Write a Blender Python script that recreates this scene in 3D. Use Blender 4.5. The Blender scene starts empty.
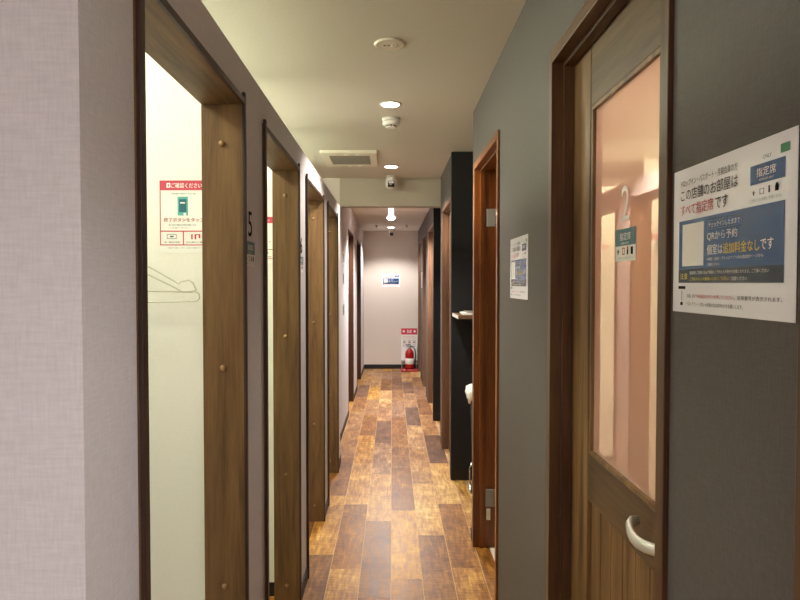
import bpy, bmesh, math, random
from mathutils import Vector, Matrix
random.seed(11)
S = bpy.context.scene
COL = S.collection
PI = math.pi
CAMZ = 1.388

# ------------------------------------------------------------------ materials
def s2l(c):
    return tuple(((v/255)/12.92 if v/255 <= .04045 else ((v/255+.055)/1.055)**2.4) for v in c)

class NT:
    def __init__(s, name):
        s.m = bpy.data.materials.new(name); s.m.use_nodes = True
        s.t = s.m.node_tree; s.b = s.t.nodes['Principled BSDF']
    def n(s, kind, **kw):
        nd = s.t.nodes.new('ShaderNode'+kind)
        for k, v in kw.items():
            if k[0] == 'i':
                key = k[1:].replace('_', ' ')
                nd.inputs[int(key) if key.isdigit() else key].default_value = v
            else: setattr(nd, k, v)
        return nd
    def l(s, a, b): s.t.links.new(a, b)
    def pos(s, scale):
        g = s.n('NewGeometry'); mp = s.n('Mapping'); mp.inputs['Scale'].default_value = scale
        s.l(g.outputs['Position'], mp.inputs['Vector']); return mp.outputs['Vector']
    def ramp(s, fac, stops):
        r = s.n('ValToRGB'); e = r.color_ramp.elements
        while len(e) < len(stops): e.new(.5)
        for k, (p, c) in zip(e, stops): k.position = p; k.color = (*c, 1)
        s.l(fac, r.inputs['Fac']); return r.outputs['Color']
    def bump(s, h, strength, dist=.001):
        b = s.n('Bump'); b.inputs['Strength'].default_value = strength; b.inputs['Distance'].default_value = dist
        s.l(h, b.inputs['Height']); s.l(b.outputs['Normal'], s.b.inputs['Normal'])

def plain(name, col, rough=.5, metal=0, spec=.5, coat=0):
    k = NT(name); b = k.b.inputs
    b['Base Color'].default_value = (*col, 1); b['Roughness'].default_value = rough
    b['Metallic'].default_value = metal; b['Specular IOR Level'].default_value = spec; b['Coat Weight'].default_value = coat
    nz = k.n('TexNoise'); nz.inputs['Scale'].default_value = 60
    k.l(k.pos((1,1,1)), nz.inputs['Vector'])
    mr = k.n('MapRange'); mr.inputs['To Min'].default_value = rough*.9; mr.inputs['To Max'].default_value = min(1, rough*1.1)
    k.l(nz.outputs['Fac'], mr.inputs['Value']); k.l(mr.outputs['Result'], b['Roughness'])
    return k.m

def paper_wall(name, col, scale, amt=.10, bump=.25, rough=.75, spec=.25):
    """woven wallpaper: stretched noise in two directions"""
    k = NT(name); b = k.b.inputs
    n1 = k.n('TexNoise'); n1.inputs['Scale'].default_value = 1; n1.inputs['Detail'].default_value = 3
    n2 = k.n('TexNoise'); n2.inputs['Scale'].default_value = 1; n2.inputs['Detail'].default_value = 3
    k.l(k.pos(scale[0]), n1.inputs['Vector']); k.l(k.pos(scale[1]), n2.inputs['Vector'])
    a = k.n('Math', operation='ADD'); k.l(n1.outputs['Fac'], a.inputs[0]); k.l(n2.outputs['Fac'], a.inputs[1])
    h = k.n('Math', operation='MULTIPLY'); h.inputs[1].default_value = .5; k.l(a.outputs[0], h.inputs[0])
    lo = tuple(c*(1-amt) for c in col); hi = tuple(min(1, c*(1+amt)) for c in col)
    k.l(k.ramp(h.outputs[0], [(.3, lo), (.7, hi)]), b['Base Color'])
    b['Roughness'].default_value = rough; b['Specular IOR Level'].default_value = spec
    k.bump(h.outputs[0], bump, .0015)
    return k.m

def wood(name, dark, mid, light, axis='z', rough=.4, fine=1.0, spec=.5, coat=0):
    k = NT(name); b = k.b.inputs
    st = {'z': (26, 26, 1.6), 'y': (26, 1.6, 26), 'x': (1.6, 26, 26)}[axis]
    st = tuple(v*fine for v in st)
    n1 = k.n('TexNoise'); n1.inputs['Scale'].default_value = 1; n1.inputs['Detail'].default_value = 6; n1.inputs['Distortion'].default_value = .6
    k.l(k.pos(st), n1.inputs['Vector'])
    n2 = k.n('TexNoise'); n2.inputs['Scale'].default_value = 1; n2.inputs['Detail'].default_value = 4
    k.l(k.pos(tuple(v*7 for v in st)), n2.inputs['Vector'])
    mx = k.n('Math', operation='MULTIPLY_ADD'); mx.inputs[1].default_value = .3
    k.l(n2.outputs['Fac'], mx.inputs[0])
    m2 = k.n('Math', operation='MULTIPLY'); m2.inputs[1].default_value = .7; k.l(n1.outputs['Fac'], m2.inputs[0]); k.l(m2.outputs[0], mx.inputs[2])
    k.l(k.ramp(mx.outputs[0], [(.34, dark), (.5, mid), (.66, light)]), b['Base Color'])
    b['Roughness'].default_value = rough; b['Specular IOR Level'].default_value = spec
    b['Coat Weight'].default_value = coat; b['Coat Roughness'].default_value = .2
    k.bump(mx.outputs[0], .12, .0008)
    return k.m

def emit(name, col, st):
    k = NT(name); b = k.b.inputs
    b['Base Color'].default_value = (.8, .8, .8, 1); b['Emission Color'].default_value = (*col, 1); b['Emission Strength'].default_value = st
    return k.m

def floor_mat():
    k = NT('plank_floor'); b = k.b.inputs
    at = k.n('Attribute', attribute_name='Tone'); sp = k.n('SeparateColor'); k.l(at.outputs['Color'], sp.inputs['Color'])
    g = k.n('NewGeometry'); off = k.n('CombineXYZ')
    mm = k.n('Math', operation='MULTIPLY'); mm.inputs[1].default_value = 37; k.l(sp.outputs['Green'], mm.inputs[0]); k.l(mm.outputs[0], off.inputs['Z'])
    ad = k.n('VectorMath', operation='ADD'); k.l(g.outputs['Position'], ad.inputs[0]); k.l(off.outputs[0], ad.inputs[1])
    def noise(scale, detail, dist=0):
        mp = k.n('Mapping'); mp.inputs['Scale'].default_value = scale; k.l(ad.outputs[0], mp.inputs['Vector'])
        n = k.n('TexNoise'); n.inputs['Scale'].default_value = 1; n.inputs['Detail'].default_value = detail; n.inputs['Distortion'].default_value = dist
        k.l(mp.outputs['Vector'], n.inputs['Vector']); return n.outputs['Fac']
    grain = noise((60, 9, 1), 7, .5); saw = noise((16, 110, 1), 4, .3); blot = noise((9, 5, 1), 4)
    def ma(x, mul, add):
        q = k.n('Math', operation='MULTIPLY_ADD'); q.inputs[1].default_value = mul
        k.l(x, q.inputs[0])
        if isinstance(add, (int, float)): q.inputs[2].default_value = add
        else: k.l(add, q.inputs[2])
        return q.outputs[0]
    v = ma(grain, .85, ma(saw, .55, ma(blot, .6, ma(sp.outputs['Red'], 1.0, -1.02))))
    c = k.ramp(v, [(0, s2l((74, 42, 22))), (.3, s2l((122, 78, 40))), (.5, s2l((156, 106, 53))), (.72, s2l((198, 150, 80))), (1, s2l((240, 206, 138)))])
    hs = k.n('HueSaturation'); k.l(c, hs.inputs['Color'])
    k.l(ma(sp.outputs['Blue'], .28, .82), hs.inputs['Saturation'])
    k.l(hs.outputs['Color'], b['Base Color'])
    k.l(ma(grain, .25, .3), b['Roughness']); b['Specular IOR Level'].default_value = .4
    k.bump(v, .15, .001)
    return k.m

def film_mat():
    """peach mirror film on the pane: a diffuse tint under a strong even reflection"""
    k = NT('peach_film_glass')
    nz = k.n('TexNoise'); nz.inputs['Scale'].default_value = 3; k.l(k.pos((1,1,1)), nz.inputs['Vector'])
    d = k.n('BsdfDiffuse'); k.l(k.ramp(nz.outputs['Fac'], [(.3, FILM), (.7, tuple(c*1.04 for c in FILM))]), d.inputs['Color'])
    g = k.n('BsdfGlossy'); g.inputs['Roughness'].default_value = .012; g.inputs['Color'].default_value = (1, .86, .74, 1)
    fr = k.n('Fresnel'); fr.inputs['IOR'].default_value = 1.5
    ma = k.n('Math', operation='MULTIPLY_ADD'); ma.inputs[1].default_value = .7; ma.inputs[2].default_value = .36; k.l(fr.outputs[0], ma.inputs[0])
    tr = k.n('BsdfTranslucent'); tr.inputs['Color'].default_value = (*FILM, 1)
    m0 = k.n('MixShader'); m0.inputs[0].default_value = .45; k.l(d.outputs[0], m0.inputs[1]); k.l(tr.outputs[0], m0.inputs[2])
    mx = k.n('MixShader'); k.l(ma.outputs[0], mx.inputs[0]); k.l(m0.outputs[0], mx.inputs[1]); k.l(g.outputs[0], mx.inputs[2])
    k.l(mx.outputs[0], k.t.nodes['Material Output'].inputs['Surface'])
    return k.m

FILM = (.94, .65, .54)
M = {}
M['wall_pale'] = paper_wall('pale_wallpaper', s2l((215, 211, 213)), ((30, 30, 300), (260, 260, 30)))
M['wall_white'] = paper_wall('white_wallpaper', s2l((240, 238, 230)), ((30, 30, 300), (260, 260, 30)), .03, .12)
M['wall_end'] = paper_wall('cream_wallpaper', s2l((222, 212, 202)), ((30, 30, 300), (260, 260, 30)), .03)
M['wall_grey'] = paper_wall('grey_linen_wallpaper', s2l((90, 85, 83)), ((40, 60, 420), (300, 260, 50)), .16, .35, .6, .4)
M['wall_dark'] = paper_wall('charcoal_wallpaper', s2l((38, 37, 39)), ((40, 60, 420), (300, 260, 50)), .12, .3, .6, .3)
M['ceiling'] = paper_wall('ceiling_paper', s2l((216, 211, 200)), ((70, 70, 70), (200, 60, 60)), .035, .25, .85, .2)
M['beige'] = paper_wall('beige_ceiling_paper', s2l((184, 175, 160)), ((70, 70, 70), (200, 60, 60)), .035, .25, .85, .2)  # ceiling paper darkened for the beam; its dimmer light is put into the colour
M['black'] = plain('black_vinyl', s2l((26, 23, 22)), .5)
M['oak'] = wood('brown_oak', s2l((90, 67, 42)), s2l((117, 88, 57)), s2l((134, 104, 69)), 'z', .5, spec=.3)
M['oak_y'] = wood('brown_oak_along', s2l((90, 67, 42)), s2l((117, 88, 57)), s2l((134, 104, 69)), 'y', .5, spec=.3)
M['cap'] = wood('varnished_cap', s2l((120, 90, 58)), s2l((150, 116, 78)), s2l((170, 134, 92)), 'z', .25)  # jamb wood with a varnish gloss, lightened to paint in the caps' highlight
M['edge'] = wood('dark_edge_band', s2l((44, 26, 17)), s2l((58, 36, 25)), s2l((70, 45, 31)), 'z', .45)
M['teak'] = wood('red_brown_wood', s2l((94, 50, 16)), s2l((126, 71, 27)), s2l((148, 87, 37)), 'z', .35, fine=.8)
M['teak_y'] = wood('red_brown_wood_along', s2l((94, 50, 16)), s2l((126, 71, 27)), s2l((148, 87, 37)), 'y', .35, fine=.8)
M['teak_dull'] = wood('grey_brown_wood', s2l((96, 70, 52)), s2l((118, 87, 64)), s2l((134, 100, 75)), 'z', .4)
M['teak_dull_y'] = wood('grey_brown_wood_along', s2l((96, 70, 52)), s2l((118, 87, 64)), s2l((134, 100, 75)), 'y', .4)
M['frame'] = wood('umber_frame', s2l((66, 42, 25)), s2l((86, 58, 36)), s2l((100, 70, 44)), 'z', .4)
M['frame_y'] = wood('umber_frame_along', s2l((66, 42, 25)), s2l((86, 58, 36)), s2l((100, 70, 44)), 'y', .4)
M['leaf'] = wood('walnut_leaf', s2l((82, 56, 32)), s2l((118, 87, 53)), s2l((146, 113, 73)), 'z', .42, fine=.8)
M['leaf_y'] = wood('walnut_leaf_along', s2l((68, 49, 32)), s2l((93, 71, 48)), s2l((113, 90, 63)), 'y', .42, fine=.8)
M['umber'] = wood('dark_umber_door', s2l((54, 32, 20)), s2l((70, 44, 29)), s2l((84, 54, 36)), 'z', .4)
M['film'] = film_mat()
M['floor'] = floor_mat()
M['grout'] = plain('joint_tan', s2l((206, 170, 124)), .7)
M['pale_floor'] = plain('pale_vinyl', s2l((226, 214, 204)), .5)
M['white'] = plain('white_plastic', s2l((235, 233, 228)), .4)
M['ivory'] = plain('ivory_plastic', s2l((226, 220, 204)), .45)
M['grey'] = plain('grey_plastic', s2l((150, 146, 138)), .5)
M['slot'] = plain('dark_slot', s2l((60, 57, 52)), .6)
M['steel'] = plain('brushed_steel', s2l((205, 203, 198)), .28, 1)
M['satin'] = plain('satin_nickel', s2l((226, 224, 220)), .45, .7)
M['pewter'] = plain('pewter', s2l((130, 122, 112)), .4, .8)
M['paper'] = plain('laminated_paper', s2l((247, 247, 252)), .14, 0, .5)
M['card'] = plain('plain_card', s2l((243, 243, 238)), .5)
M['ink'] = plain('black_ink', s2l((34, 32, 35)), .85, 0, .08)
M['red_ink'] = plain('red_ink', s2l((190, 36, 44)), .4)
M['rose'] = plain('rose_ink', s2l((206, 66, 88)), .4)
M['blue'] = plain('blue_ink', s2l((38, 84, 142)), .25)
M['navy'] = plain('navy_ink', s2l((34, 50, 78)), .25)
M['teal'] = plain('teal_ink', s2l((36, 100, 116)), .35)
M['mint'] = plain('mint_ink', s2l((92, 178, 168)), .4)
M['yellow'] = plain('yellow_ink', s2l((240, 214, 92)), .4)
M['green'] = plain('green_ink', s2l((46, 132, 84)), .4)
M['white_ink'] = plain('white_ink', s2l((246, 246, 246)), .4)
M['grey_ink'] = plain('grey_ink', s2l((130, 130, 132)), .4)
M['red'] = plain('red_enamel', s2l((160, 20, 24)), .25)
M['bag'] = plain('white_bag', s2l((238, 240, 242)), .35)
M['rubber'] = plain('black_rubber', s2l((22, 22, 24)), .45)
M['lens'] = plain('black_glass', s2l((10, 10, 14)), .08)
M['wire'] = plain('white_wire', s2l((206, 202, 186)), .4)

LAMP = (1, .915, .81)
M['lamp'] = emit('corridor_lamp', LAMP, 14)
M['lamp_far'] = emit('far_corridor_lamp', (1, .93, .87), 12)
M['lamp_spot'] = emit('spot_lamp', (1, .93, .87), 40)
M['lamp_booth'] = emit('booth_lamp', (.97, 1, .75), 61)
M['lamp_lobby'] = emit('lobby_lamp', (.95, .96, 1), 18)
M['lamp_lobby_side'] = emit('lobby_side_lamp', (.95, .96, 1), 14)
M['lamp_glow'] = emit('glowing_barrel', (1, .97, .93), .9)  # faint emission paints the barrel bright; the bulb below is the lamp
M['lamp_booked'] = emit('booked_room_lamp', (1, .95, .90), 120)
M['lamp_room'] = emit('room_lamp', (.97, .96, .97), 50)

# ------------------------------------------------------------------ mesh helpers
def box(bm, x0, x1, y0, y1, z0, z1, bev=0):
    x0, x1 = sorted((x0, x1)); y0, y1 = sorted((y0, y1)); z0, z1 = sorted((z0, z1))
    r = bmesh.ops.create_cube(bm, size=1)
    for v in r['verts']:
        v.co = Vector(((x0+x1)/2 + v.co.x*(x1-x0), (y0+y1)/2 + v.co.y*(y1-y0), (z0+z1)/2 + v.co.z*(z1-z0)))
    if bev:
        es = list({e for v in r['verts'] for e in v.link_edges})
        bmesh.ops.bevel(bm, geom=es, offset=bev, segments=2, affect='EDGES', profile=.5)
    return bm
def B(*a, bev=0): return box(bmesh.new(), *a, bev=bev)
def lathe(bm, c, prof, axis='z', seg=32):
    """prof: list of (radius, height) along axis from c"""
    c = Vector(c); rings = []
    for r, h in prof:
        ring = []
        for i in range(seg):
            a = 2*PI*i/seg; u, w = r*math.cos(a), r*math.sin(a)
            p = {'z': (u, w, h), 'y': (u, h, w), 'x': (h, u, w)}[axis]
            ring.append(bm.verts.new(c + Vector(p)))
        rings.append(ring)
    for a, b in zip(rings, rings[1:]):
        for i in range(seg):
            j = (i+1) % seg
            f = bm.faces.new((a[i], a[j], b[j], b[i])); f.smooth = True
    bm.faces.new(rings[0]); bm.faces.new(rings[-1])
    bmesh.ops.recalc_face_normals(bm, faces=bm.faces)
    return bm
def tube(bm, pts, r, seg=10, closed=False, flat=1.0):
    pts = [Vector(p) for p in pts]; n = len(pts); rings = []
    rr = r if isinstance(r, (list, tuple)) else [r]*n
    for i, p in enumerate(pts):
        if closed: d = pts[(i+1) % n]-pts[i-1]
        else: d = pts[min(i+1, n-1)]-pts[max(i-1, 0)]
        d.normalize(); up = Vector((0, 0, 1)) if abs(d.z) < .9 else Vector((0, 1, 0))
        a = d.cross(up).normalized(); b = a.cross(d).normalized()
        rings.append([bm.verts.new(p + a*rr[i]*math.cos(2*PI*k/seg)*flat + b*rr[i]*math.sin(2*PI*k/seg)) for k in range(seg)])
    m = n if closed else n-1
    for i in range(m):
        a, b = rings[i], rings[(i+1) % n]
        for k in range(seg):
            q = (k+1) % seg
            f = bm.faces.new((a[k], a[q], b[q], b[k])); f.smooth = True
    if not closed: bm.faces.new(rings[0]); bm.faces.new(rings[-1])
    bmesh.ops.recalc_face_normals(bm, faces=bm.faces)
    return bm

def wloc(o):
    p = Vector(o.location)
    while o.parent: o = o.parent; p += Vector(o.location)
    return p
def obj(name, bm, mat, parent=None, at=None):
    """link bm (world coordinates) as ONE mesh object, origin at `at` (or at the parent's origin)"""
    me = bpy.data.meshes.new(name)
    base = wloc(parent) if parent else Vector((0, 0, 0))
    org = Vector(at) if at is not None else base
    bm.transform(Matrix.Translation(-org)); bm.to_mesh(me); bm.free()
    me.materials.append(M[mat] if isinstance(mat, str) else mat)
    o = bpy.data.objects.new(name, me); COL.objects.link(o)
    o.parent = parent; o.location = org - base
    return o
def tag(o, label, cat, group=None):
    o['label'] = label; o['category'] = cat
    if group: o['group'] = group
    return o
def thing(name, label, cat, loc, group=None):
    o = bpy.data.objects.new(name, None); COL.objects.link(o); o.location = loc; o.empty_display_size = .05
    return tag(o, label, cat, group)
def struct(name, bm, mat, parent=None):
    o = obj(name, bm, mat, parent)
    if parent is None: o['kind'] = 'structure'
    return o
def sroot(name, loc, label=None):
    o = bpy.data.objects.new(name, None); COL.objects.link(o); o.location = loc; o['kind'] = 'structure'
    if label: o['label'] = label
    return o
def dup(root, loc, label=None):
    r = root.copy(); COL.objects.link(r); r.location = loc
    if label: r['label'] = label
    for ch in list(root.children):
        c = ch.copy(); COL.objects.link(c); c.parent = r
        for g in list(ch.children):
            d = g.copy(); COL.objects.link(d); d.parent = c
    return r

# ------------------------------------------------------------------ lettering
class Sheet:
    """a flat sheet with layers of print; u to the right, v downward, both 0..1 of its width / height"""
    def __init__(s, corner, ud, vd, w, h):
        s.c, s.u, s.v, s.w, s.h = Vector(corner), Vector(ud), Vector(vd), w, h
        s.nrm = s.v.cross(s.u).normalized(); s.layers = {}
    def P(s, u, v, lift): return s.c + s.u*(u*s.w) + s.v*(v*s.h) + s.nrm*lift
    def layer(s, key, lift):
        if key not in s.layers: s.layers[key] = (bmesh.new(), lift)
        return s.layers[key][0]
    def rect(s, key, *a, **k): s.rect1('%s#%d' % (key, len(s.layers)), *a, **k)
    def rect1(s, key, u0, v0, u1, v1, lift=.0006, thick=.0002):
        bm = s.layer(key, lift)
        a = [bm.verts.new(s.P(u, v, lift)) for u, v in ((u0, v0), (u0, v1), (u1, v1), (u1, v0))]
        b = [bm.verts.new(s.P(u, v, lift-thick)) for u, v in ((u0, v0), (u0, v1), (u1, v1), (u1, v0))]
        bm.faces.new(a); bm.faces.new(b[::-1])
        for i in range(4): bm.faces.new((a[i-1], b[i-1], b[i], a[i]))
    def outline(s, key, u0, v0, u1, v1, t=.008, lift=.0006):
        tv = t*s.w/s.h; key = '%s#%d' % (key, len(s.layers))
        s.rect1(key, u0, v0, u1, v0+tv, lift); s.rect1(key, u0, v1-tv, u1, v1, lift)
        s.rect1(key, u0, v0+tv, u0+t, v1-tv, lift); s.rect1(key, u1-t, v0+tv, u1, v1-tv, lift)
    def disc(s, key, u, v, r, lift=.0006, seg=20):
        bm = s.layer('%s#%d' % (key, len(s.layers)), lift)
        bm.faces.new([bm.verts.new(s.P(u+r*math.cos(-2*PI*i/seg), v-r*math.sin(-2*PI*i/seg)*s.w/s.h, lift)) for i in range(seg)][::-1])
    def text(s, key, body, u0, v0, u1, v1, lift=.001, bold=0):
        d = bold*(v1-v0)*s.h/s.w*1.5; key = '%s#%d' % (key, len(s.layers))
        if d:
            s.text1(key, body, u0+d, v0, u1+d, v1, lift+.00005); s.text1(key, body, u0+d/2, v0, u1+d/2, v1, lift+.000025)
        s.text1(key, body, u0, v0, u1, v1, lift)
    def text1(s, key, body, u0, v0, u1, v1, lift):
        cu = bpy.data.curves.new('lettering_curve', 'FONT'); cu.body = body; cu.resolution_u = 3
        o = bpy.data.objects.new('lettering_curve', cu); COL.objects.link(o)
        bpy.context.view_layer.update()
        me = bpy.data.meshes.new_from_object(o.evaluated_get(bpy.context.evaluated_depsgraph_get()))
        bpy.data.objects.remove(o); bpy.data.curves.remove(cu)
        xs = [q.co.x for q in me.vertices]; ys = [q.co.y for q in me.vertices]
        x0, x1, y0, y1 = min(xs), max(xs), min(ys), max(ys)
        bm = s.layer(key, lift); n0 = len(bm.verts)
        t = bmesh.new(); t.from_mesh(me); bpy.data.meshes.remove(me)
        vm = {}
        for q in t.verts:
            a = (q.co.x-x0)/(x1-x0); b = (q.co.y-y0)/(y1-y0)
            vm[q] = bm.verts.new(s.P(u0+a*(u1-u0), v1+b*(v0-v1), lift))
        for f in t.faces:
            try: bm.faces.new([vm[q] for q in f.verts])
            except ValueError: pass
        t.free()
    def build(s, parent, names):
        for key, (bm, lift) in s.layers.items():
            key = key.split('#')[0]; nm = names.get(key, key)
            obj(nm, bm, key.split('|')[0], parent)

def sheet_body(s, thick=.0006):
    bm = bmesh.new()
    a = [bm.verts.new(s.P(u, v, 0)) for u, v in ((0, 0), (0, 1), (1, 1), (1, 0))]
    b = [bm.verts.new(s.P(u, v, -thick)) for u, v in ((0, 0), (0, 1), (1, 1), (1, 0))]
    bm.faces.new(a); bm.faces.new(b[::-1])
    for i in range(4): bm.faces.new((a[i-1], b[i-1], b[i], a[i]))
    bmesh.ops.recalc_face_normals(bm, faces=bm.faces)
    return bm

def notice(corner, ud, label):
    """A4 laminated room notice"""
    t = thing('notice_sign', label, 'poster', corner, 'reserved seat notices')
    s = Sheet(corner, ud, (0, 0, -1), .297, .211)
    obj('sheet', sheet_body(s), 'paper', t)
    s.text('ink', 'ドロップイン・パスポート・月額会員の方', .085, .078, .605, .125)
    s.text('ink', 'この店舗のお部屋は', .085, .145, .61, .225, bold=.004)
    s.text('red_ink', 'すべて指定席', .085, .25, .405, .328, bold=.018)
    s.text('ink', 'です', .425, .25, .53, .328, bold=.008)
    s.rect('green', .90, .065, .955, .112)
    s.text('ink', 'ONLY', .79, .092, .845, .112)
    s.rect('blue', .70, .134, .929, .242)
    s.text('white_ink', '指定席', .745, .155, .875, .205, bold=.01)
    s.text('white_ink', 'RESERVED SEAT', .765, .217, .86, .228)
    # icons: seat, phone, person, lock
    s.rect('grey_ink', .715, .283, .735, .289); s.rect('ink', .722, .277, .728, .302)
    s.outline('grey_ink', .765, .27, .795, .303, .003)
    s.disc('ink', .83, .272, .006); s.rect('ink', .825, .28, .835, .303)
    s.rect('ink', .868, .272, .89, .303); s.disc('ink', .879, .27, .008)
    s.text('grey_ink', 'ご予約のうえお席をご利用ください', .70, .322, .915, .342)
    s.rect('blue', .067, .362, .93, .795)
    s.rect('navy', .067, .70, .93, .795, lift=.0008)
    s.rect('card', .105, .39, .32, .68, lift=.0008)
    s.text('white_ink', 'チェックインしたままで', .365, .405, .63, .44)
    s.outline('white_ink', .355, .393, .64, .452, .003)
    s.text('white_ink', 'QRから予約', .355, .465, .61, .525, bold=.014)
    s.text('white_ink', '個室は', .355, .548, .492, .615, bold=.02)
    s.text('yellow', '追加料金なし', .497, .548, .772, .615, bold=.02)
    s.text('white_ink', 'です', .78, .548, .865, .612, bold=.014)
    s.text('white_ink', '※時間・金額・プランはアプリ内の指定席ページから', .355, .632, .80, .652)
    s.text('white_ink', 'ご確認ください', .355, .668, .47, .685)
    s.text('yellow', '注意', .09, .728, .165, .77, lift=.0012, bold=.02)
    s.text('white_ink', '指定席のご利用には必ず事前のご予約とお手続きが必要となります。ご了承ください', .19, .716, .84, .738, lift=.0012)
    s.text('yellow', 'ご予約のないお客様のお席のご利用は', .19, .757, .55, .78, lift=.0012)
    s.text('white_ink', 'ご遠慮ください', .555, .757, .69, .78, lift=.0012)
    s.rect('ink', .065, .818, .14, .838)
    s.rect('grey_ink', .099, .85, .103, .92); s.rect('ink', .088, .93, .113, .952)
    s.text('ink', '手順、必ず', .16, .872, .25, .898, bold=.01)
    s.text('red_ink', '予約画面のボタンを押してください', .255, .872, .585, .898, bold=.02)
    s.text('ink', '。座席番号が表示されます。', .59, .872, .925, .898)
    s.text('ink', 'ドロップイン・スポット利用の方はお声がけをお願いします。', .16, .925, .66, .952)
    s.build(t, {'ink': 'black_lettering', 'red_ink': 'red_lettering', 'green': 'green_mark', 'blue': 'blue_panel', 'navy': 'dark_strip',
                'white_ink': 'white_lettering', 'yellow': 'yellow_lettering', 'card': 'white_square', 'grey_ink': 'grey_lettering'})
    return t

def seat_sticker(corner, ud, label):
    t = thing('seat_sign', label, 'sticker', corner, 'seat stickers beside the booth numbers')
    s = Sheet(corner, ud, (0, 0, -1), .115, .069)
    obj('card', sheet_body(s), 'card', t)
    s.rect('teal', 0, 0, 1, .52)
    s.text('white_ink', '指定席', .24, .12, .78, .36, bold=.012)
    s.text('white_ink', 'RESERVED SEAT', .3, .42, .7, .48)
    s.rect('grey_ink', .1, .66, .2, .72); s.rect('ink', .13, .62, .16, .78)
    s.outline('red_ink', .36, .58, .48, .8, .02)
    s.disc('red_ink', .62, .60, .035); s.rect('ink', .59, .64, .65, .8)
    s.rect('ink', .78, .58, .88, .8)
    s.text('grey_ink', 'ご予約のうえご利用ください', .1, .87, .9, .93)
    s.build(t, {'teal': 'teal_band', 'white_ink': 'white_lettering', 'ink': 'black_icons', 'grey_ink': 'grey_lettering', 'red_ink': 'red_icons'})
    return t

def numeral(ch, corner, ud, w, h, mat, label):
    s = Sheet(corner, ud, (0, 0, -1), w, h)
    s.text(mat, ch, 0, 0, 1, 1, lift=.0008)
    bm = list(s.layers.values())[0][0]
    ext = bmesh.ops.extrude_face_region(bm, geom=list(bm.faces))
    bmesh.ops.translate(bm, verts=[v for v in ext['geom'] if isinstance(v, bmesh.types.BMVert)], vec=s.nrm*.0006)
    o = obj('number_decal', bm, mat, at=corner)
    return tag(o, label, 'number', 'booth number decals')

# ------------------------------------------------------------------ room shell
XL, XR, XF = -.40, .434, .42
ZC, ZF = 2.30, 2.22
PT = 1.98
YE = 10.25

def make_floor():
    bm = bmesh.new(); lay = bm.loops.layers.float_color.new('Tone')
    W, L = .147, .90
    known = {0: 3.84, 1: 3.46, 2: 3.956, -1: 3.67, -2: 3.947, -3: 4.11}
    tone = {(0, 0): .66, (0, 1): .36, (0, -1): .45, (0, 2): .42, (0, 3): .40, (1, 0): .38, (1, 1): .74, (1, 2): .56, (1, 3): .58, (1, 4): .16, (1, -1): .52,
            (2, 0): .44, (2, 1): .74, (2, 2): .2, (2, 3): .5, (2, -1): .55, (-1, 0): .36, (-1, 1): .68, (-1, 2): .48, (-1, 3): .24, (-1, 4): .5,
            (-2, 0): .40, (-2, 1): .62, (-2, 2): .6, (-2, -1): .58, (-3, 0): .62, (-3, 1): .3, (-3, -1): .36, (-3, 2): .48}
    rng = random.Random(5)
    def quad(x0, x1, y0, y1, tn):
        f = bm.faces.new([bm.verts.new(p) for p in ((x0, y0, 0), (x1, y0, 0), (x1, y1, 0), (x0, y1, 0))])
        for lp in f.loops: lp[lay] = tn
    for r in range(-19, 21):
        xa, xb = -.005 + r*W, -.005 + (r+1)*W
        y0 = known.get(r, rng.uniform(3, 3.9))
        # stretches of this row that exist
        if r <= -5: spans = [(-2.6, .90)]
        elif r <= 3: spans = [(-2.6, YE)]
        else: spans = [(-2.6, -.11)] + ([(3.40, 4.46), (5.5, 6.40)] if r < 8 else [])
        xb2 = min(xb, .512) if r == 3 else xb
        for k in range(-8, 9):
            # plank k of the row: index 0 is the plank just nearer than the known joint
            ya, yb = y0 + (k-1)*L, y0 + k*L
            sat = rng.random(); tn = (tone.get((r, k), rng.choice((.3, .38, .44, .5, .56, .64, .7))), rng.random(), sat if k > 1 else .55+.45*sat, 1)
            for sa, sb in spans:
                a, b = max(ya, sa), min(yb, sb)
                if b-a > .01: quad(xa+.0013, xb2-.0013, a+.0009, b-.0009, tn)
        if r == 3:   # the row runs on into the recesses
            pass
    me = bpy.data.meshes.new('floor'); 
    n = len(bm.faces)
    bed = [(-2.85, .512, -2.6, .90), (.512, 3.05, -2.6, -.11), (-.55, .512, .90, YE), (.512, 1.2, 3.40, 4.46), (.512, 1.2, 5.5, 6.40)]
    for x0, x1, y0, y1 in bed:
        f = bm.faces.new([bm.verts.new(p) for p in ((x0, y0, -.0012), (x1, y0, -.0012), (x1, y1, -.0012), (x0, y1, -.0012))]); f.material_index = 1
    bm.to_mesh(me); bm.free(); me.materials.append(M['floor']); me.materials.append(M['grout'])
    o = bpy.data.objects.new('floor', me); COL.objects.link(o); o['kind'] = 'structure'
make_floor()
bm = B(-1.75, -.52, .90, 5.6, -.03, -.0005); struct('floor_booths', bm, 'pale_floor')
bm = B(.512, 1.7, -.11, 3.40, -.03, -.0005); box(bm, .512, 1.7, 4.46, 5.5, -.03, -.0005); box(bm, .512, 1.7, 6.4, YE, -.03, -.0005); struct('floor_rooms', bm, 'pale_floor')

struct('ceiling', B(-2.85, 3.1, -2.7, 5.62, ZC, ZC+.05), 'ceiling')
struct('ceiling_far', B(-.6, 1.75, 5.66, YE+.1, ZF, ZF+.05), 'ceiling')
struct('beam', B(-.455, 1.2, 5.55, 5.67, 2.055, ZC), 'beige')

# left partition with its four doorways; open above
OPEN = [(1.012, 1.693), (1.99, 2.690), (2.96, 3.660), (3.93, 4.610)]
HZ = 1.861; T = .02
bm = bmesh.new(); y = .819
for a, b in OPEN:
    box(bm, -.50, XL, y, a-T, 0, PT); box(bm, -.50, XL, a-T, b+T, HZ+T, PT); y = b+T
box(bm, -.50, XL, y, 4.88, 0, PT)
struct('wall_left', bm, 'wall_pale')
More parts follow.
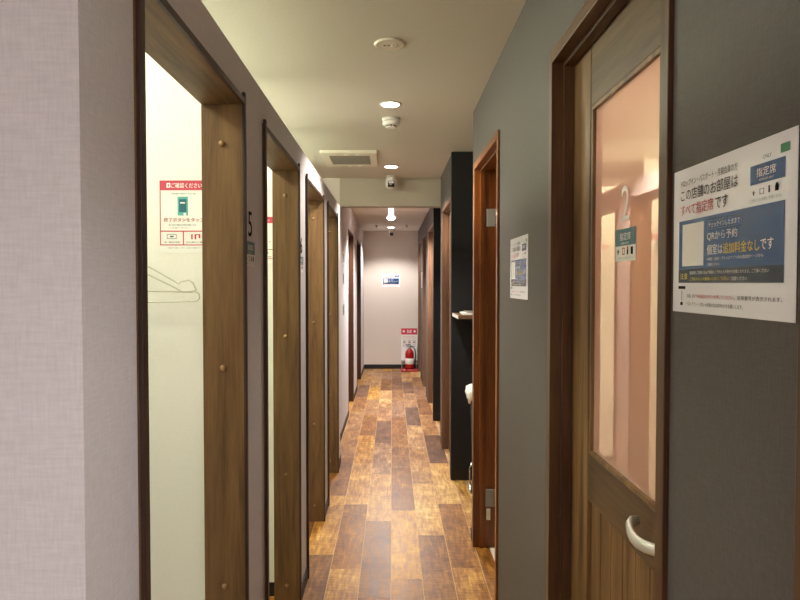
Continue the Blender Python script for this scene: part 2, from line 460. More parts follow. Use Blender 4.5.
# wall facing the camera beside the first booth, lobby walls, returns
struct('wall_lobby_left', B(-2.6, -.50, .819, .915, 0, ZC), 'wall_pale')
struct('wall_lobby_far_left', B(-2.66, -2.6, -2.6, .915, 0, ZC), 'wall_pale')
struct('wall_lobby_back', B(-2.66, 3.0, -2.66, -2.6, 0, ZC), 'wall_pale')
for i, yy in enumerate((1.80, 2.785, 3.77)):
    struct('wall_booth_%d' % (i+1), B(-1.75, -.50, yy, yy+.04, 0, 2.12), 'wall_white')
struct('wall_booth_4', B(-1.75, -.50, 4.84, 4.88, 0, 2.12), 'wall_white')
struct('wall_booth_back', B(-1.79, -1.75, .915, 5.62, 0, ZC), 'wall_white')
struct('wall_left_return', B(-1.75, -.455, 5.55, 5.61, 0, ZC), 'wall_end')
bm = bmesh.new(); FAR = [(6.60, 7.42), (8.22, 9.15)]; y = 5.61; FZ = 1.95
for a, b in FAR:
    box(bm, -.515, -.455, y, a, 0, ZF); box(bm, -.515, -.455, a, b, FZ, ZF); y = b
box(bm, -.515, -.455, y, YE, 0, ZF)
struct('wall_left_far', bm, 'wall_pale')
struct('wall_end', B(-.6, 1.2, YE, YE+.06, 0, ZF), 'wall_end')

# right side
D2 = (.988, 1.735); DA = (2.57, 3.33); DB = (4.50, 5.31); DC = (6.43, 7.34); DD = (7.72, 8.52); DE = (9.22, 9.98)
TZ = 1.985
def wall_doors(name, x0, x1, ya, yb, doors, top, mat):
    bm = bmesh.new(); y = ya
    for a, b in doors:
        if a-.0 > y: box(bm, x0, x1, y, a+.028, 0, top)
        box(bm, x0, x1, a+.028, b-.028, TZ, top); y = b-.028
    if yb > y: box(bm, x0, x1, y, yb, 0, top)
    return struct(name, bm, mat)
D0 = (-.10, .665)
wall_doors('wall_right', XR, XR+.10, -.14, 3.42, [D0, D2, DA], ZC, 'wall_grey')
bm = B(XF-.005, 1.2, 4.44, 4.50, 0, ZC); struct('wall_right_block', bm, 'wall_dark')
wall_doors('wall_right_middle', XF, XF+.10, 4.505, 5.50, [(4.51, 5.31)], ZC, 'wall_grey')
bm = B(XF-.005, 1.2, 6.37, 6.42, 0, ZF); struct('wall_right_far_block', bm, 'wall_dark')
wall_doors('wall_right_far', XF, XF+.10, 6.425, YE, [(6.43, 7.34), DD, DE], ZF, 'wall_grey')
bm = B(1.2, 1.26, 3.36, 4.5, 0, ZC); box(bm, XR+.105, 1.2, 3.40, 3.42, 0, ZC); struct('wall_recess', bm, 'wall_dark')
bm = B(1.2, 1.26, 5.4, 6.42, 0, ZF); box(bm, XF+.105, 1.2, 5.46, 5.50, 0, ZF); struct('wall_recess_far', bm, 'wall_dark')
# rooms behind the right-hand doors
bm = B(1.7, 1.75, -.14, 3.40, 0, ZC); box(bm, XR+.105, 1.7, 2.2, 2.24, 0, ZC); box(bm, XR+.105, 1.7, 3.36, 3.395, 0, ZC)
box(bm, XR+.105, 1.7, .72, .76, 0, ZC); box(bm, XR+.105, 3.0, -.16, -.105, 0, ZC); box(bm, 3.0, 3.05, -2.66, -.10, 0, ZC)
struct('wall_rooms_right', bm, 'wall_white')

# baseboards
bm = bmesh.new(); y = .82
for a, b in OPEN: box(bm, XL, XL+.006, y, a-T-.001, 0, .06); y = b+T+.001
box(bm, XL, XL+.006, y, 4.88, 0, .06); struct('baseboard_left', bm, 'black')
bm = bmesh.new(); y = 5.56
for a, b in FAR: box(bm, -.455, -.449, y, a, 0, .06); y = b
box(bm, -.455, -.449, y, YE, 0, .06); struct('baseboard_left_far', bm, 'black')
struct('baseboard_end', B(-.45, XF, YE-.007, YE, 0, .07), 'black')
bm = B(XF+.002, 1.2, 4.433, 4.44, 0, .075); box(bm, XF+.002, 1.2, 6.363, 6.37, 0, .075); struct('baseboard_block', bm, 'black')
bm = bmesh.new()
for a, b in ((.71, .985), (1.74, 2.565), (3.335, 3.42)): box(bm, XR-.006, XR, a, b, 0, .06)
struct('baseboard_right', bm, 'black')
bm = bmesh.new()
for yy in (1.80, 2.785, 3.77, 4.84): box(bm, -1.75, -.51, yy-.006, yy, 0, .06)
struct('baseboard_booths', bm, 'black')
struct('baseboard_lobby', B(-2.6, -.41, .812, .819, 0, .06), 'black')

# doorway linings on the left
for i, (a, b) in enumerate(OPEN):
    r = sroot('trim_%d' % (i+1), (-.45, (a+b)/2, 0))
    x0, x1 = -.505, -.397
    obj('jamb', B(x0, x1, a-T, a, 0, HZ+T), 'oak', r)
    obj('jamb', B(x0, x1, b, b+T, 0, HZ+T), 'oak', r)
    obj('header', B(x0, x1, a, b, HZ, HZ+T), 'oak_y', r)
    e0, e1 = -.397, -.389
    obj('edge_strip', B(e0, e1, a-T, a+.001, 0, HZ+T+.012, bev=.0015), 'edge', r)
    obj('edge_strip', B(e0, e1, b-.001, b+T*.8, 0, HZ+T+.012, bev=.0015), 'edge', r)
    obj('edge_strip', B(e0, e1, a+.001, b-.001, HZ, HZ+T*.8, bev=.0015), 'edge', r)
    for z in (1.757, 1.161, .570, .092):
        for yy, sg in ((b, -1), (a, 1)):
            bm = lathe(bmesh.new(), (-.451, yy, z), [(.0085, 0), (.0085, sg*.003), (.0065, sg*.006), (.003, sg*.0075)], 'y', 16)
            obj('screw_cap', bm, 'cap', r)

# far doorways on the left: dark closed doors set back in their linings
for i, (a, b) in enumerate(FAR):
    r = sroot('door_%d' % (i+5), (-.5, (a+b)/2, 0))
    obj('jamb', B(-.60, -.452, a, a+.02, 0, FZ), 'umber', r)
    obj('jamb', B(-.60, -.448, b-.02, b, 0, FZ), 'umber', r)
    obj('header', B(-.60, -.450, a+.02, b-.02, FZ-.02, FZ), 'umber', r)
    obj('door_leaf', B(-.60, -.57, a+.021, b-.021, .004, FZ-.021), 'umber', r)
    bm = lathe(bmesh.new(), (-.57, a+.10, .95), [(.012, 0), (.010, .02), (.018, .03), (.018, .045), (.010, .05)], 'x', 16)
    obj('door_handle', bm, 'steel', r)

# door frames on the right
def frame_right(name, yn, yf, xw, mats, depth=.10, label=None, p=.009):
    v, hz = mats
    r = sroot(name, (xw, (yn+yf)/2, 0), label)
    w = .03; zt = TZ+.02
    obj('frame_post', B(xw-p, xw+depth, yn, yn+w, 0, zt, bev=.0015), v, r)
    obj('frame_post', B(xw-p, xw+depth, yf-w, yf, 0, zt, bev=.0015), v, r)
    obj('frame_head', B(xw-p, xw+depth, yn+w, yf-w, zt-.032, zt, bev=.0015), hz, r)
    bm = B(xw+.022, xw+.048, yf-w-.011, yf-w, 0, zt-.032); box(bm, xw+.022, xw+.048, yn+w, yn+w+.011, 0, zt-.032)
    obj('door_stop', bm, v, r)
    obj('head_stop', B(xw+.022, xw+.048, yn+w+.011, yf-w-.011, zt-.043, zt-.032), hz, r)
    return r
def closed_leaf(r, yn, yf, xw, mats):
    obj('door_leaf', B(xw+.05, xw+.085, yn+.034, yf-.034, .006, TZ-.016), mats[0], r)
    bm = tube(bmesh.new(), [(xw+.05, yn+.09, .93), (xw+.028, yn+.09, .93), (xw+.028, yn+.10, .93), (xw+.028, yn+.19, .93)], .008)
    obj('door_handle', bm, 'steel', r)

r0 = frame_right('door_1', *D0, XR, ('frame', 'frame_y'), .115)
obj('door_leaf', B(.556, 1.24, -.058, -.023, .006, 1.955, bev=.002), 'leaf', r0)  # unseen leaf left open so the added room lamp reaches the left wall
obj('door_handle', tube(bmesh.new(), [(1.16, -.023, .93), (1.16, -.001, .93), (1.15, .001, .93), (1.05, .001, .93)], .008), 'steel', r0)
rB = frame_right('door_7', 4.51, 5.31, XF, ('teak_dull', 'teak_dull_y'), p=.004); closed_leaf(rB, 4.51, 5.31, XF, ('teak_dull',))
for k, (nm, d) in enumerate((('door_8', (6.432, 7.34)), ('door_9', DD), ('door_10', DE))):
    r = frame_right(nm, *d, XF, ('teak_dull', 'teak_dull_y'), p=.004); closed_leaf(r, *d, XF, ('teak_dull',))

# door 2: walnut half-glazed door
r2 = frame_right('door_2', *D2, XR, ('frame', 'frame_y'), label='brown half-glazed door with a peach pane and a white 2')
xl, xb = .484, .520
obj('stile', B(xl, xb, 1.562, 1.704, .006, 1.972, bev=.002), 'leaf', r2)
obj('stile', B(xl, xb, 1.02, 1.130, .006, 1.972, bev=.002), 'leaf', r2)
obj('top_rail', B(xl, xb, 1.130, 1.555, 1.816, 1.972, bev=.002), 'leaf_y', r2)
obj('lock_rail', B(xl, xb, 1.130, 1.555, .853, .968, bev=.002), 'leaf_y', r2)
obj('bottom_rail', B(xl, xb, 1.130, 1.555, .006, .17, bev=.002), 'leaf_y', r2)
bm = B(xl+.016, xb-.005, 1.130, 1.563, .17, .853)
for q in range(6):
    y0 = 1.132 + q*.072; box(bm, xl+.011, xl+.016, y0+.002, y0+.070, .17, .853, bev=.0015)
obj('board_panel', bm, 'leaf', r2)
obj('groove', B(xl+.012, xb-.004, 1.555, 1.562, .006, 1.972), 'edge', r2)
obj('glass_pane', B(xl+.009, xl+.015, 1.130, 1.5555, .968, 1.816), 'film', r2)
bm = B(xl+.001, xl+.009, 1.543, 1.555, .968, 1.816); box(bm, xl+.001, xl+.009, 1.13, 1.142, .968, 1.816)
box(bm, xl+.001, xl+.009, 1.142, 1.543, .968, .978); box(bm, xl+.001, xl+.009, 1.142, 1.543, 1.806, 1.816)
obj('glazing_bead', bm, 'leaf', r2)
hp = [(.474, 1.210, .932), (.460, 1.206, .930), (.452, 1.196, .927), (.447, 1.180, .923), (.444, 1.160, .920), (.443, 1.135, .920), (.445, 1.110, .923), (.452, 1.090, .926), (.466, 1.080, .926), (.480, 1.076, .926)]
h = obj('door_handle', tube(bmesh.new(), hp, [.009, .0125, .0135, .013, .0125, .012, .0115, .011, .0105, .010], 18, flat=.55), 'satin', r2)
obj('handle_rose', lathe(bmesh.new(), (.484, 1.076, .926), [(.024, 0), (.024, -.006), (.020, -.009)], 'x'), 'steel', h)
obj('latch_knob', lathe(bmesh.new(), (.484, 1.085, 1.145), [(.018, 0), (.018, -.014), (.013, -.024), (.006, -.026)], 'x'), 'pewter', r2)
numeral('2', (.4915, 1.361, CAMZ+.205), (0, -1, 0), .044, .074, 'white_ink', 'white number 2 on the peach glass pane of the brown door')
seat_sticker((.4915, 1.398, CAMZ+.115), (0, -1, 0), 'teal and white seat sticker on the peach door glass below the white 2')

# door A: open into its room, hinged on the far post
rA = frame_right('door_3', *DA, XR, ('teak', 'teak_y'), .115, label='red-brown door frame with its door standing open inward')
leaf = obj('door_leaf', B(.556, 1.28, 3.255, 3.290, .045, 1.955, bev=.002), 'teak', rA)
for z in (1.725, .265):
    hg = obj('hinge', B(.490, .532, 3.286, 3.2985, z-.045, z+.045, bev=.001), 'grey', rA)
    obj('hinge_pin', lathe(bmesh.new(), (.541, 3.289, z), [(.006, -.045), (.006, .045)], 'z', 14), 'steel', hg)
bm = B(.494, .514, 3.284, 3.299, .150, .208, bev=.002); obj('door_sensor', bm, 'ivory', rA)
bm = B(.542, .552, 3.270, 3.299, 1.675, 1.73, bev=.002); obj('door_sensor', bm, 'ivory', rA)

# ------------------------------------------------------------------ things
# ceiling fittings
def downlight(x, y, z, r, lamp, label, power=66, col=LAMP):
    t = thing('downlight', label, 'ceiling light', (x, y, z), 'corridor downlights')
    bm = lathe(bmesh.new(), (x, y, z), [(r, -.0005), (r+.010, -.0005), (r+.010, -.003), (r, -.005)], 'z', 40)
    obj('trim_ring', bm, 'white', t)
    obj('lens', lathe(bmesh.new(), (x, y, z), [(r-.001, -.001), (r-.001, -.0055)], 'z', 40), lamp, t)
    ld = bpy.data.lights.new('lamp_beam', 'SPOT'); ld.energy = power; ld.color = col; ld.spot_size = math.radians(128); ld.spot_blend = .45; ld.shadow_soft_size = .04
    lo = bpy.data.objects.new('lamp_beam', ld); COL.objects.link(lo); lo.parent = t; lo.location = (0, 0, -.012)
    return t
downlight(-.008, 3.26, ZC, .046, 'lamp', 'lit round downlight in front of the white smoke detector')
downlight(-.006, 4.99, ZC, .050, 'lamp', 'lit round downlight between the smoke detector and the beam')
downlight(-.016, 9.50, ZF, .052, 'lamp_far', 'lit round downlight in the low ceiling near the end wall', 76, (1, .95, .91))

t = thing('ceiling_speaker', 'flush round ivory ceiling disc with small holes, closest to the viewer', 'ceiling sensor', (-.008, 2.444, ZC))
obj('rim', lathe(bmesh.new(), (-.008, 2.444, ZC), [(.060, -.0005), (.060, -.005), (.052, -.009), (.046, -.007)], 'z', 48), 'ivory', t)
obj('face', lathe(bmesh.new(), (-.008, 2.444, ZC), [(.046, -.002), (.046, -.0065), (.022, -.0075)], 'z', 40), 'ivory', t)
for dx in (-.02, -.005):
    obj('sensor_hole', lathe(bmesh.new(), (-.008+dx, 2.444, ZC), [(.0045, -.006), (.0045, -.009)], 'z', 14), 'slot', t)
obj('sensor_bead', lathe(bmesh.new(), (.003, 2.444, ZC), [(.005, -.006), (.0045, -.011), (.002, -.0125)], 'z', 14), 'white', t)

t = thing('smoke_detector', 'white round smoke detector hanging below the ceiling between two downlights', 'smoke detector', (-.005, 3.55, ZC))
obj('base_ring', lathe(bmesh.new(), (-.005, 3.55, ZC), [(.050, -.0005), (.051, -.012), (.048, -.014)], 'z', 40), 'white', t)
obj('body', lathe(bmesh.new(), (-.005, 3.55, ZC), [(.046, -.014), (.047, -.032), (.042, -.038), (.020, -.039)], 'z', 40), 'white', t)
bm = bmesh.new()
for k in range(8):
    a = 2*PI*k/8; lathe(bm, (-.005+.024*math.cos(a), 3.55+.024*math.sin(a), ZC), [(.005, -.037), (.005, -.046)], 'z', 8)
obj('sensing_cage', bm, 'slot', t)
obj('cap', lathe(bmesh.new(), (-.005, 3.55, ZC), [(.030, -.046), (.030, -.050), (.024, -.052)], 'z', 32), 'white', t)

t = thing('ceiling_vent', 'square ivory ceiling vent with a grille above the left partition', 'vent', (-.30, 4.65, ZC))
x0, x1, y0, y1 = -.496, -.108, 4.39, 4.91
bm = B(x0, x1, y0, y0+.10, ZC-.018, ZC); box(bm, x0, x1, y1-.08, y1, ZC-.018, ZC)
box(bm, x0, x0+.05, y0+.10, y1-.08, ZC-.018, ZC); box(bm, x1-.05, x1, y0+.10, y1-.08, ZC-.018, ZC)
obj('frame', bm, 'ivory', t)
bm = B(x0+.05, x1-.05, y0+.10, y1-.08, ZC-.004, ZC-.001); obj('backing', bm, 'slot', t)
bm = bmesh.new()
for k in range(14):
    yy = y0+.112+k*.0245; box(bm, x0+.05, x1-.05, yy, yy+.012, ZC-.015, ZC-.006)
obj('grille', bm, 'grey', t)
for xx in (-.32, -.245):
    for yy in (y0+.05, y1-.04):
        obj('clip', B(xx-.014, xx+.014, yy-.012, yy+.012, ZC-.022, ZC-.018, bev=.001), 'white', t)

def camera_thing(x, y, z, label, s=1.0):
    t = thing('security_camera', label, 'security camera', (x, y, z), 'white ceiling cameras')
    obj('mount', lathe(bmesh.new(), (x, y, z), [(.040*s, 0), (.040*s, -.014*s), (.030*s, -.018*s)], 'z', 32), 'white', t)
    obj('body', lathe(bmesh.new(), (x, y, z), [(.034*s, -.018*s), (.043*s, -.030*s), (.046*s, -.060*s), (.044*s, -.082*s), (.034*s, -.098*s), (.014*s, -.105*s)], 'z', 40), 'white', t)
    c = obj('lens_window', B(x-.026*s, x+.026*s, y-.056*s, y-.030*s, z-.098*s, z-.048*s, bev=.006*s), 'lens', t)
    obj('lens_ring', lathe(bmesh.new(), (x, y-.056*s, z-.075*s), [(.012*s, 0), (.011*s, -.003*s), (.006*s, -.001*s)], 'y', 24), 'pewter', c)
    return t
camera_thing(-.008, 5.42, ZC, 'white ceiling camera with black lens in front of the beam', 1.05)
camera_thing(-.010, 9.95, ZF, 'small white ceiling camera close to the cream end wall', 1.0)

t = thing('spotlight', 'white cylindrical spotlight hanging from the low ceiling past the beam', 'spotlight', (-.01, 6.98, ZF))
obj('canopy', lathe(bmesh.new(), (-.01, 6.98, ZF), [(.036, 0), (.036, -.01), (.030, -.012)], 'z'), 'white', t)
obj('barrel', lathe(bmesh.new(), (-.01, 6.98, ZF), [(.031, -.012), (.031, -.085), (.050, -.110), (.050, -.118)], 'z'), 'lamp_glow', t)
ld = bpy.data.lights.new('lamp_beam', 'SPOT'); ld.energy = 175; ld.color = (1, .95, .91); ld.spot_size = math.radians(150); ld.spot_blend = .5; ld.shadow_soft_size = .04
lo = bpy.data.objects.new('lamp_beam', ld); COL.objects.link(lo); lo.parent = t; lo.location = (0, 0, -.155)
obj('bulb', lathe(bmesh.new(), (-.01, 6.98, ZF), [(.045, -.118), (.040, -.130), (.022, -.142), (.006, -.146)], 'z'), 'lamp_spot', t)
for k, x in enumerate((-.225, .215)):
    o = obj('sprinkler', lathe(bmesh.new(), (x, 9.15, ZF), [(.028, 0), (.028, -.006), (.010, -.008), (.010, -.03), (.020, -.032), (.020, -.036)], 'z', 20), 'grey', at=(x, 9.15, ZF))
    tag(o, 'tiny grey sprinkler in the low ceiling, on the %s side of the far downlight' % ('door 8' if 0 else ('white wall' if k == 0 else 'grey wall')), 'sprinkler', 'far ceiling sprinklers')

# booth and lobby lamps (in their ceilings)
for i, yy in enumerate((1.36, 2.32, 3.30, 4.30)):
    t = thing('booth_light', ['round lamp in the ceiling over the first booth', 'round lamp in the ceiling over the second booth',
          'round lamp in the ceiling over the third booth', 'round lamp in the ceiling over the last booth'][i], 'ceiling light', (-1.12, yy, ZC), 'booth lamps')
    obj('rim', lathe(bmesh.new(), (-1.12, yy, ZC), [(.10, 0), (.108, 0), (.108, -.008), (.10, -.0079)], 'z'), 'white', t)
    obj('lens', lathe(bmesh.new(), (-1.12, yy, ZC), [(.105, -.008), (.104, -.035), (.088, -.062), (.05, -.078), (.01, -.083)], 'z'), 'lamp_booth', t)
for i, (xx, yy) in enumerate(((.75, -1.25), (-1.3, -1.1), (2.0, -1.25))):  # the two right-hand panels are unseen, added to brighten the near left wall
    t = thing('ceiling_panel_light', ['square light panel in the lobby ceiling behind the viewer', 'square light panel in the lobby ceiling along the pale wall', 'square light panel in the lobby ceiling farthest from the pale wall'][i], 'ceiling light', (xx, yy, ZC), 'lobby light panels')
    obj('frame', B(xx-.31, xx+.31, yy-.31, yy+.31, ZC-.008, ZC-.001), 'white', t)
    obj('diffuser', B(xx-.29, xx+.29, yy-.29, yy+.29, ZC-.012, ZC-.0085), 'lamp_lobby_side' if xx < 0 else 'lamp_lobby', t)

t = thing('room_light', 'round lamp in the ceiling of the open room beside the viewer', 'ceiling light', (1.08, .25, ZC))  # unseen lamp added to brighten the left wall through the open doorway
obj('rim', lathe(bmesh.new(), (1.08, .25, ZC), [(.13, 0), (.138, 0), (.138, -.008), (.13, -.0079)], 'z'), 'white', t)
obj('lens', lathe(bmesh.new(), (1.08, .25, ZC), [(.135, -.008), (.134, -.035), (.11, -.062), (.06, -.078), (.01, -.083)], 'z'), 'lamp_room', t)
t = thing('room_light', 'round lamp in the ceiling of the room behind the peach glass', 'ceiling light', (1.15, 1.45, ZC))  # unseen lamp added to backlight the peach pane
obj('rim', lathe(bmesh.new(), (1.15, 1.45, ZC), [(.13, 0), (.138, 0), (.138, -.008), (.13, -.0079)], 'z'), 'white', t)
obj('lens', lathe(bmesh.new(), (1.15, 1.45, ZC), [(.135, -.008), (.134, -.035), (.11, -.062), (.06, -.078), (.01, -.083)], 'z'), 'lamp_booked', t)
# notices
notice((XR-.0015, .977, CAMZ+.168), (0, -1, 0), 'large white and blue laminated notice on grey wall beside the glazed door')
notice((XR-.0015, 2.322, CAMZ+.157), (0, -1, 0), 'white and blue notice on grey wall between the two wooden doors')
notice((-.165, YE-.0015, CAMZ+.149), (1, 0, 0), 'small white and blue notice on the cream end wall above the extinguisher')
numeral('5', (XL+.0008, 1.7645, CAMZ+.200), (0, 1, 0), .046, .070, 'ink', 'black number 5 on pale wall beside the doorway with the red notice')
seat_sticker((XL+.0015, 1.728, CAMZ+.116), (0, 1, 0), 'blue-green seat sticker under the black number 5')
numeral('6', (XL+.0008, 2.775, CAMZ+.200), (0, 1, 0), .046, .070, 'ink', 'black number on pale wall between the second and third doorways')
seat_sticker((XL+.0015, 2.735, CAMZ+.116), (0, 1, 0), 'blue-green seat sticker on pale wall between the second and third doorways')
t = thing('wall_label', 'narrow white label strip on the wall beside the far wooden doors', 'label', (XF-.001, 8.98, CAMZ), None)
s = Sheet((XF-.0015, 9.0, CAMZ+.15), (0, -1, 0), (0, 0, -1), .16, .22); obj('card', sheet_body(s), 'card', t)
s.text('ink', '指定席', .2, .1, .8, .3); s.build(t, {'ink': 'black_lettering'})
for k, (z, hh) in enumerate(((.30, .13), (.09, .10), (-.20, .10))):
    t = thing('wall_label', ['upper grey number plate on far white wall', 'middle grey notice plate on far white wall', 'lowest grey notice plate on far white wall'][k], 'label', (-.454, 5.95, CAMZ+z), 'plates on the far left wall')
    s = Sheet((-.4535, 5.85, CAMZ+z), (0, 1, 0), (0, 0, -1), .20, hh); obj('card', sheet_body(s), 'grey' if k else 'card', t)
    s.text('ink', '8' if k == 0 else '指定席', .25, .2, .75, .8); s.build(t, {'ink': 'black_lettering'})

# poster inside the first booth
YW = 1.80
t = thing('instruction_poster', 'white poster with rose-red header on the cream booth wall', 'poster', (-.6555, YW-.0012, CAMZ+.289))
s = Sheet((-.6555, YW-.0012, CAMZ+.289), (1, 0, 0), (0, 0, -1), .142, .203)
obj('sheet', sheet_body(s), 'card', t)
s.rect('rose', 0, 0, 1, .135)
s.rect('white_ink', .14, .035, .215, .10, lift=.001); s.rect('rose|b', .165, .05, .19, .085, lift=.0012)
s.text('white_ink', 'ご確認ください', .235, .035, .84, .105, bold=.015)
s.text('ink', 'ご利用の終わりには', .2, .17, .72, .195, bold=.01)
s.rect('mint', .355, .225, .56, .485); s.rect('teal', .385, .26, .53, .44, lift=.001); s.rect('white_ink', .41, .30, .505, .32, lift=.0012)
s.disc('white_ink', .50, .465, .03, lift=.001)
s.text('red_ink', '終了ボタンをタップ', .08, .515, .88, .575, bold=.012)
s.text('ink', '押し忘れの場合も料金が発生します', .18, .605, .72, .628)
s.text('grey_ink', 'ご注意ください', .18, .645, .60, .665)
s.outline('rose', 0, 0, 1, .90, .018); s.rect('rose', .02, .695, .98, .71); s.rect('rose', .455, .71, .475, .89)
s.outline('grey_ink', .14, .745, .33, .81, .01); s.rect('ink', .2, .77, .27, .785)
s.rect('rose', .62, .745, .65, .815); s.rect('red_ink', .69, .745, .72, .815); s.rect('red_ink', .70, .745, .80, .757); s.rect('red_ink', .77, .745, .80, .80)
s.text('ink', '席・備品の清掃', .09, .845, .39, .868); s.text('ink', '忘れ物のご確認', .52, .845, .90, .868)
s.text('grey_ink', 'ご協力をお願いします。お困りの際はアプリから', .15, .925, .90, .945)
s.build(t, {'rose': 'rose_border', 'rose|b': 'check_mark', 'white_ink': 'white_lettering', 'ink': 'black_lettering', 'mint': 'phone_picture', 'teal': 'phone_screen',
            'red_ink': 'red_lettering', 'grey_ink': 'grey_lettering'})

for yy, nm in ((2.785, 'second'), (3.77, 'third'), (4.84, 'last')):
    dup(t, (-.6555, yy-.0012, CAMZ+.289), 'white poster with rose-red header inside the %s booth' % nm)
# hangers on a wall hook in the first booth
k = .002772
def hx(px): return (px-392)*k
def hz(py): return CAMZ+(283-py)*k
t = thing('coat_hook', 'white wall hook holding the wire hangers in the first booth', 'hook', (hx(112), YW, hz(226)))
obj('back_plate', B(hx(112)-.012, hx(112)+.012, YW-.004, YW, hz(226)-.03, hz(226)+.03, bev=.0015), 'white', t)
obj('peg', tube(bmesh.new(), [(hx(112), YW-.004, hz(228)), (hx(112), YW-.055, hz(228)), (hx(112), YW-.06, hz(224))], .005), 'white', t)
def hanger(yy, pts, label, px):
    t = thing('wire_hanger', label, 'hanger', (hx(px), yy, hz(250)), 'hangers in the first booth')
    half = [(hx(a), hz(b)) for a, b in pts]; cx = hx(px)
    ring = [(x, yy, z) for x, z in half] + [(2*cx-x, yy, z) for x, z in half[::-1]]
    obj('frame', tube(bmesh.new(), ring, .0022, 8, closed=True), 'wire', t)
    z0 = half[0][1]
    hk = [(cx, yy, z0), (cx, yy, z0+.03)] + [(cx+.016*math.sin(a)*1.0, yy, z0+.046-.016*math.cos(a)) for a in (.3, 1.0, 1.7, 2.4, 3.14, 3.9, 4.6)]
    obj('hook', tube(bmesh.new(), hk, .0018, 8), 'wire', t)
hanger(1.762, [(112, 249), (151, 268), (175, 281.5), (178, 284), (181, 281.5), (189, 280), (193, 283), (196, 289.5), (192, 292), (150, 291)], 'white wire hanger with a notched shoulder, hanging above the other', 112)
hanger(1.744, [(113, 260), (151, 275), (178, 288), (184, 291.5), (197, 291), (201, 294), (201.5, 298), (198, 301), (150, 302)], 'white wire hanger hanging lower, its bottom bar below the other', 113)

# fire extinguisher on its stand
ex, ey = .277, 10.02
t = thing('extinguisher_stand', 'red-based extinguisher stand with white sign board at corridor end', 'stand', (ex, ey, 0))
obj('base', B(ex-.14, ex+.135, ey-.13, ey+.10, 0, .035, bev=.008), 'red', t)
bm = B(ex-.125, ex-.113, ey+.10, ey+.112, .0, .66); box(bm, ex+.108, ex+.120, ey+.10, ey+.112, .0, .66); obj('upright', bm, 'grey', t)
s = Sheet((ex-.13, ey+.098, .665), (1, 0, 0), (0, 0, -1), .255, .30)
obj('sign_board', B(ex-.13, ex+.125, ey+.0985, ey+.104, .15, .665), 'card', t)
s.rect('rose', 0, 0, 1, .33); s.text('white_ink', '消火器', .36, .08, .64, .25, bold=.02)
s.disc('white_ink', .16, .165, .07, lift=.001); s.disc('white_ink', .84, .165, .07, lift=.001)
for v in (.42, .50): s.text('red_ink', '安全ピンを引き抜きホースを向ける', .1, v, .9, v+.05)
for u in (.12, .42, .72): s.outline('grey_ink', u, .62, u+.18, .86, .02); s.disc('red_ink', u+.09, .74, .05)
for v in (.92,): s.text('ink', 'FIRE EXTINGUISHER', .1, v, .9, v+.055)
s.build(t, {'rose': 'red_header', 'white_ink': 'white_lettering', 'red_ink': 'red_lettering', 'grey_ink': 'diagram_box', 'ink': 'black_lettering'})
t = thing('fire_extinguisher', 'red fire extinguisher with white label standing on the red base', 'fire extinguisher', (ex, ey-.02, .035))
c = (ex, ey-.02, .036)
obj('cylinder', lathe(bmesh.new(), c, [(.055, 0), (.066, .006), (.068, .02), (.068, .235), (.060, .275), (.040, .300), (.022, .308), (.022, .325)], 'z', 36), 'red', t)
obj('paper_label', lathe(bmesh.new(), c, [(.0685, .075), (.0692, .076), (.0692, .165), (.0685, .166)], 'z', 36), 'card', t)
obj('valve', lathe(bmesh.new(), c, [(.018, .325), (.018, .35), (.012, .356)], 'z', 16), 'steel', t)
bm = B(c[0]-.055, c[0]+.03, c[1]-.012, c[1]+.012, c[2]+.356, c[2]+.366, bev=.002)
box(bm, c[0]-.06, c[0]+.015, c[1]-.010, c[1]+.010, c[2]+.376, c[2]+.384, bev=.002); obj('lever', bm, 'rubber', t)
obj('hose', tube(bmesh.new(), [(c[0]+.018, c[1], c[2]+.34), (c[0]+.05, c[1]-.005, c[2]+.35), (c[0]+.085, c[1]-.01, c[2]+.31), (c[0]+.092, c[1]-.012, c[2]+.20), (c[0]+.085, c[1]-.012, c[2]+.08)], .009), 'rubber', t)
obj('nozzle', lathe(bmesh.new(), (c[0]+.085, c[1]-.012, c[2]+.015), [(.014, 0), (.010, .07)], 'z', 16), 'rubber', t)

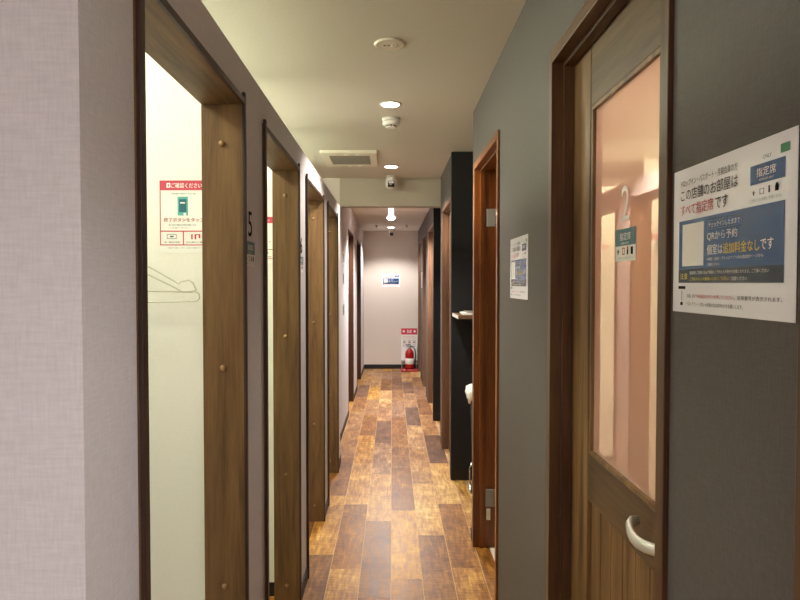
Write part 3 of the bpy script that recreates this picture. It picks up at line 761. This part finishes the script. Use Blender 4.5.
# recess: shelf, papers, bin
t = thing('wall_shelf', 'pale-edged wooden shelf on the charcoal recess wall', 'shelf', (.80, 4.24, 1.17))
obj('board', B(.424, 1.19, 4.06, 4.4395, 1.157, 1.180, bev=.001), 'teak_dull', t)
obj('edge_band', B(.422, .4235, 4.06, 4.4395, 1.157, 1.180), 'card', t)
o = obj('paper_stack', B(.465, .76, 4.13, 4.36, 1.1805, 1.192, bev=.001), 'card', at=(.55, 4.25, 1.1805)); tag(o, 'thin stack of white paper lying on the wooden shelf', 'paper')
o = obj('leaflet', B(.49, .70, 4.17, 4.33, 1.1925, 1.200, bev=.001), 'grey', at=(.58, 4.25, 1.1925)); tag(o, 'folded grey leaflet on top of the white paper stack', 'leaflet')
bx, by = .632, 4.05
t = thing('pedal_bin', 'black pedal bin with a white bag beside the charcoal wall', 'bin', (bx, by, 0))
obj('body', lathe(bmesh.new(), (bx, by, 0), [(.110, .0), (.115, .01), (.115, .05), (.113, .06), (.128, .62), (.122, .625)], 'z', 40), 'black', t)
rng = random.Random(3); bm = lathe(bmesh.new(), (bx, by, 0), [(.140, .650), (.146, .655), (.153, .675), (.158, .695), (.152, .715), (.11, .728), (.04, .725)], 'z', 40)
for v in bm.verts:
    d = Vector((v.co.x-bx, v.co.y-by, 0)); a = math.atan2(d.y, d.x)
    v.co += d*(.04*math.sin(a*7)+rng.uniform(-.03, .03)); v.co.z += .012*math.sin(a*5+1)+rng.uniform(-.005, .005)
    if v.co.z < .64 and abs(a) > 2.4: v.co.z -= .02
obj('bag_liner', bm, 'bag', t)
bm = tube(bmesh.new(), [(bx-.122, by-.02, .24), (bx-.134, by-.02, .20), (bx-.134, by-.02, .12), (bx-.128, by-.03, .09)], .0055)
tube(bm, [(bx-.136, by-.03, .11), (bx-.136, by-.06, .075), (bx-.130, by-.08, .06)], [.009, .010, .008]); obj('pedal_rod', bm, 'steel', t)

# ------------------------------------------------------------------ world, camera, view
w = bpy.data.worlds.new('dim_room'); S.world = w; w.use_nodes = True
w.node_tree.nodes['Background'].inputs['Color'].default_value = (.9, .85, .8, 1); w.node_tree.nodes['Background'].inputs['Strength'].default_value = .05
cam = bpy.data.cameras.new('camera'); co = bpy.data.objects.new('camera', cam); COL.objects.link(co); S.camera = co
F = 635.0
cam.sensor_width = 36; cam.lens = F/800*36; cam.clip_start = .02
co.location = (0, 0, CAMZ)
cam.shift_x = .01
co.rotation_euler = (PI/2 - math.atan(17/F), 0, 0)
S.view_settings.view_transform = 'Standard'; S.view_settings.look = 'None'; S.view_settings.gamma = 1; S.view_settings.exposure = .6
S.view_settings.use_curve_mapping = False
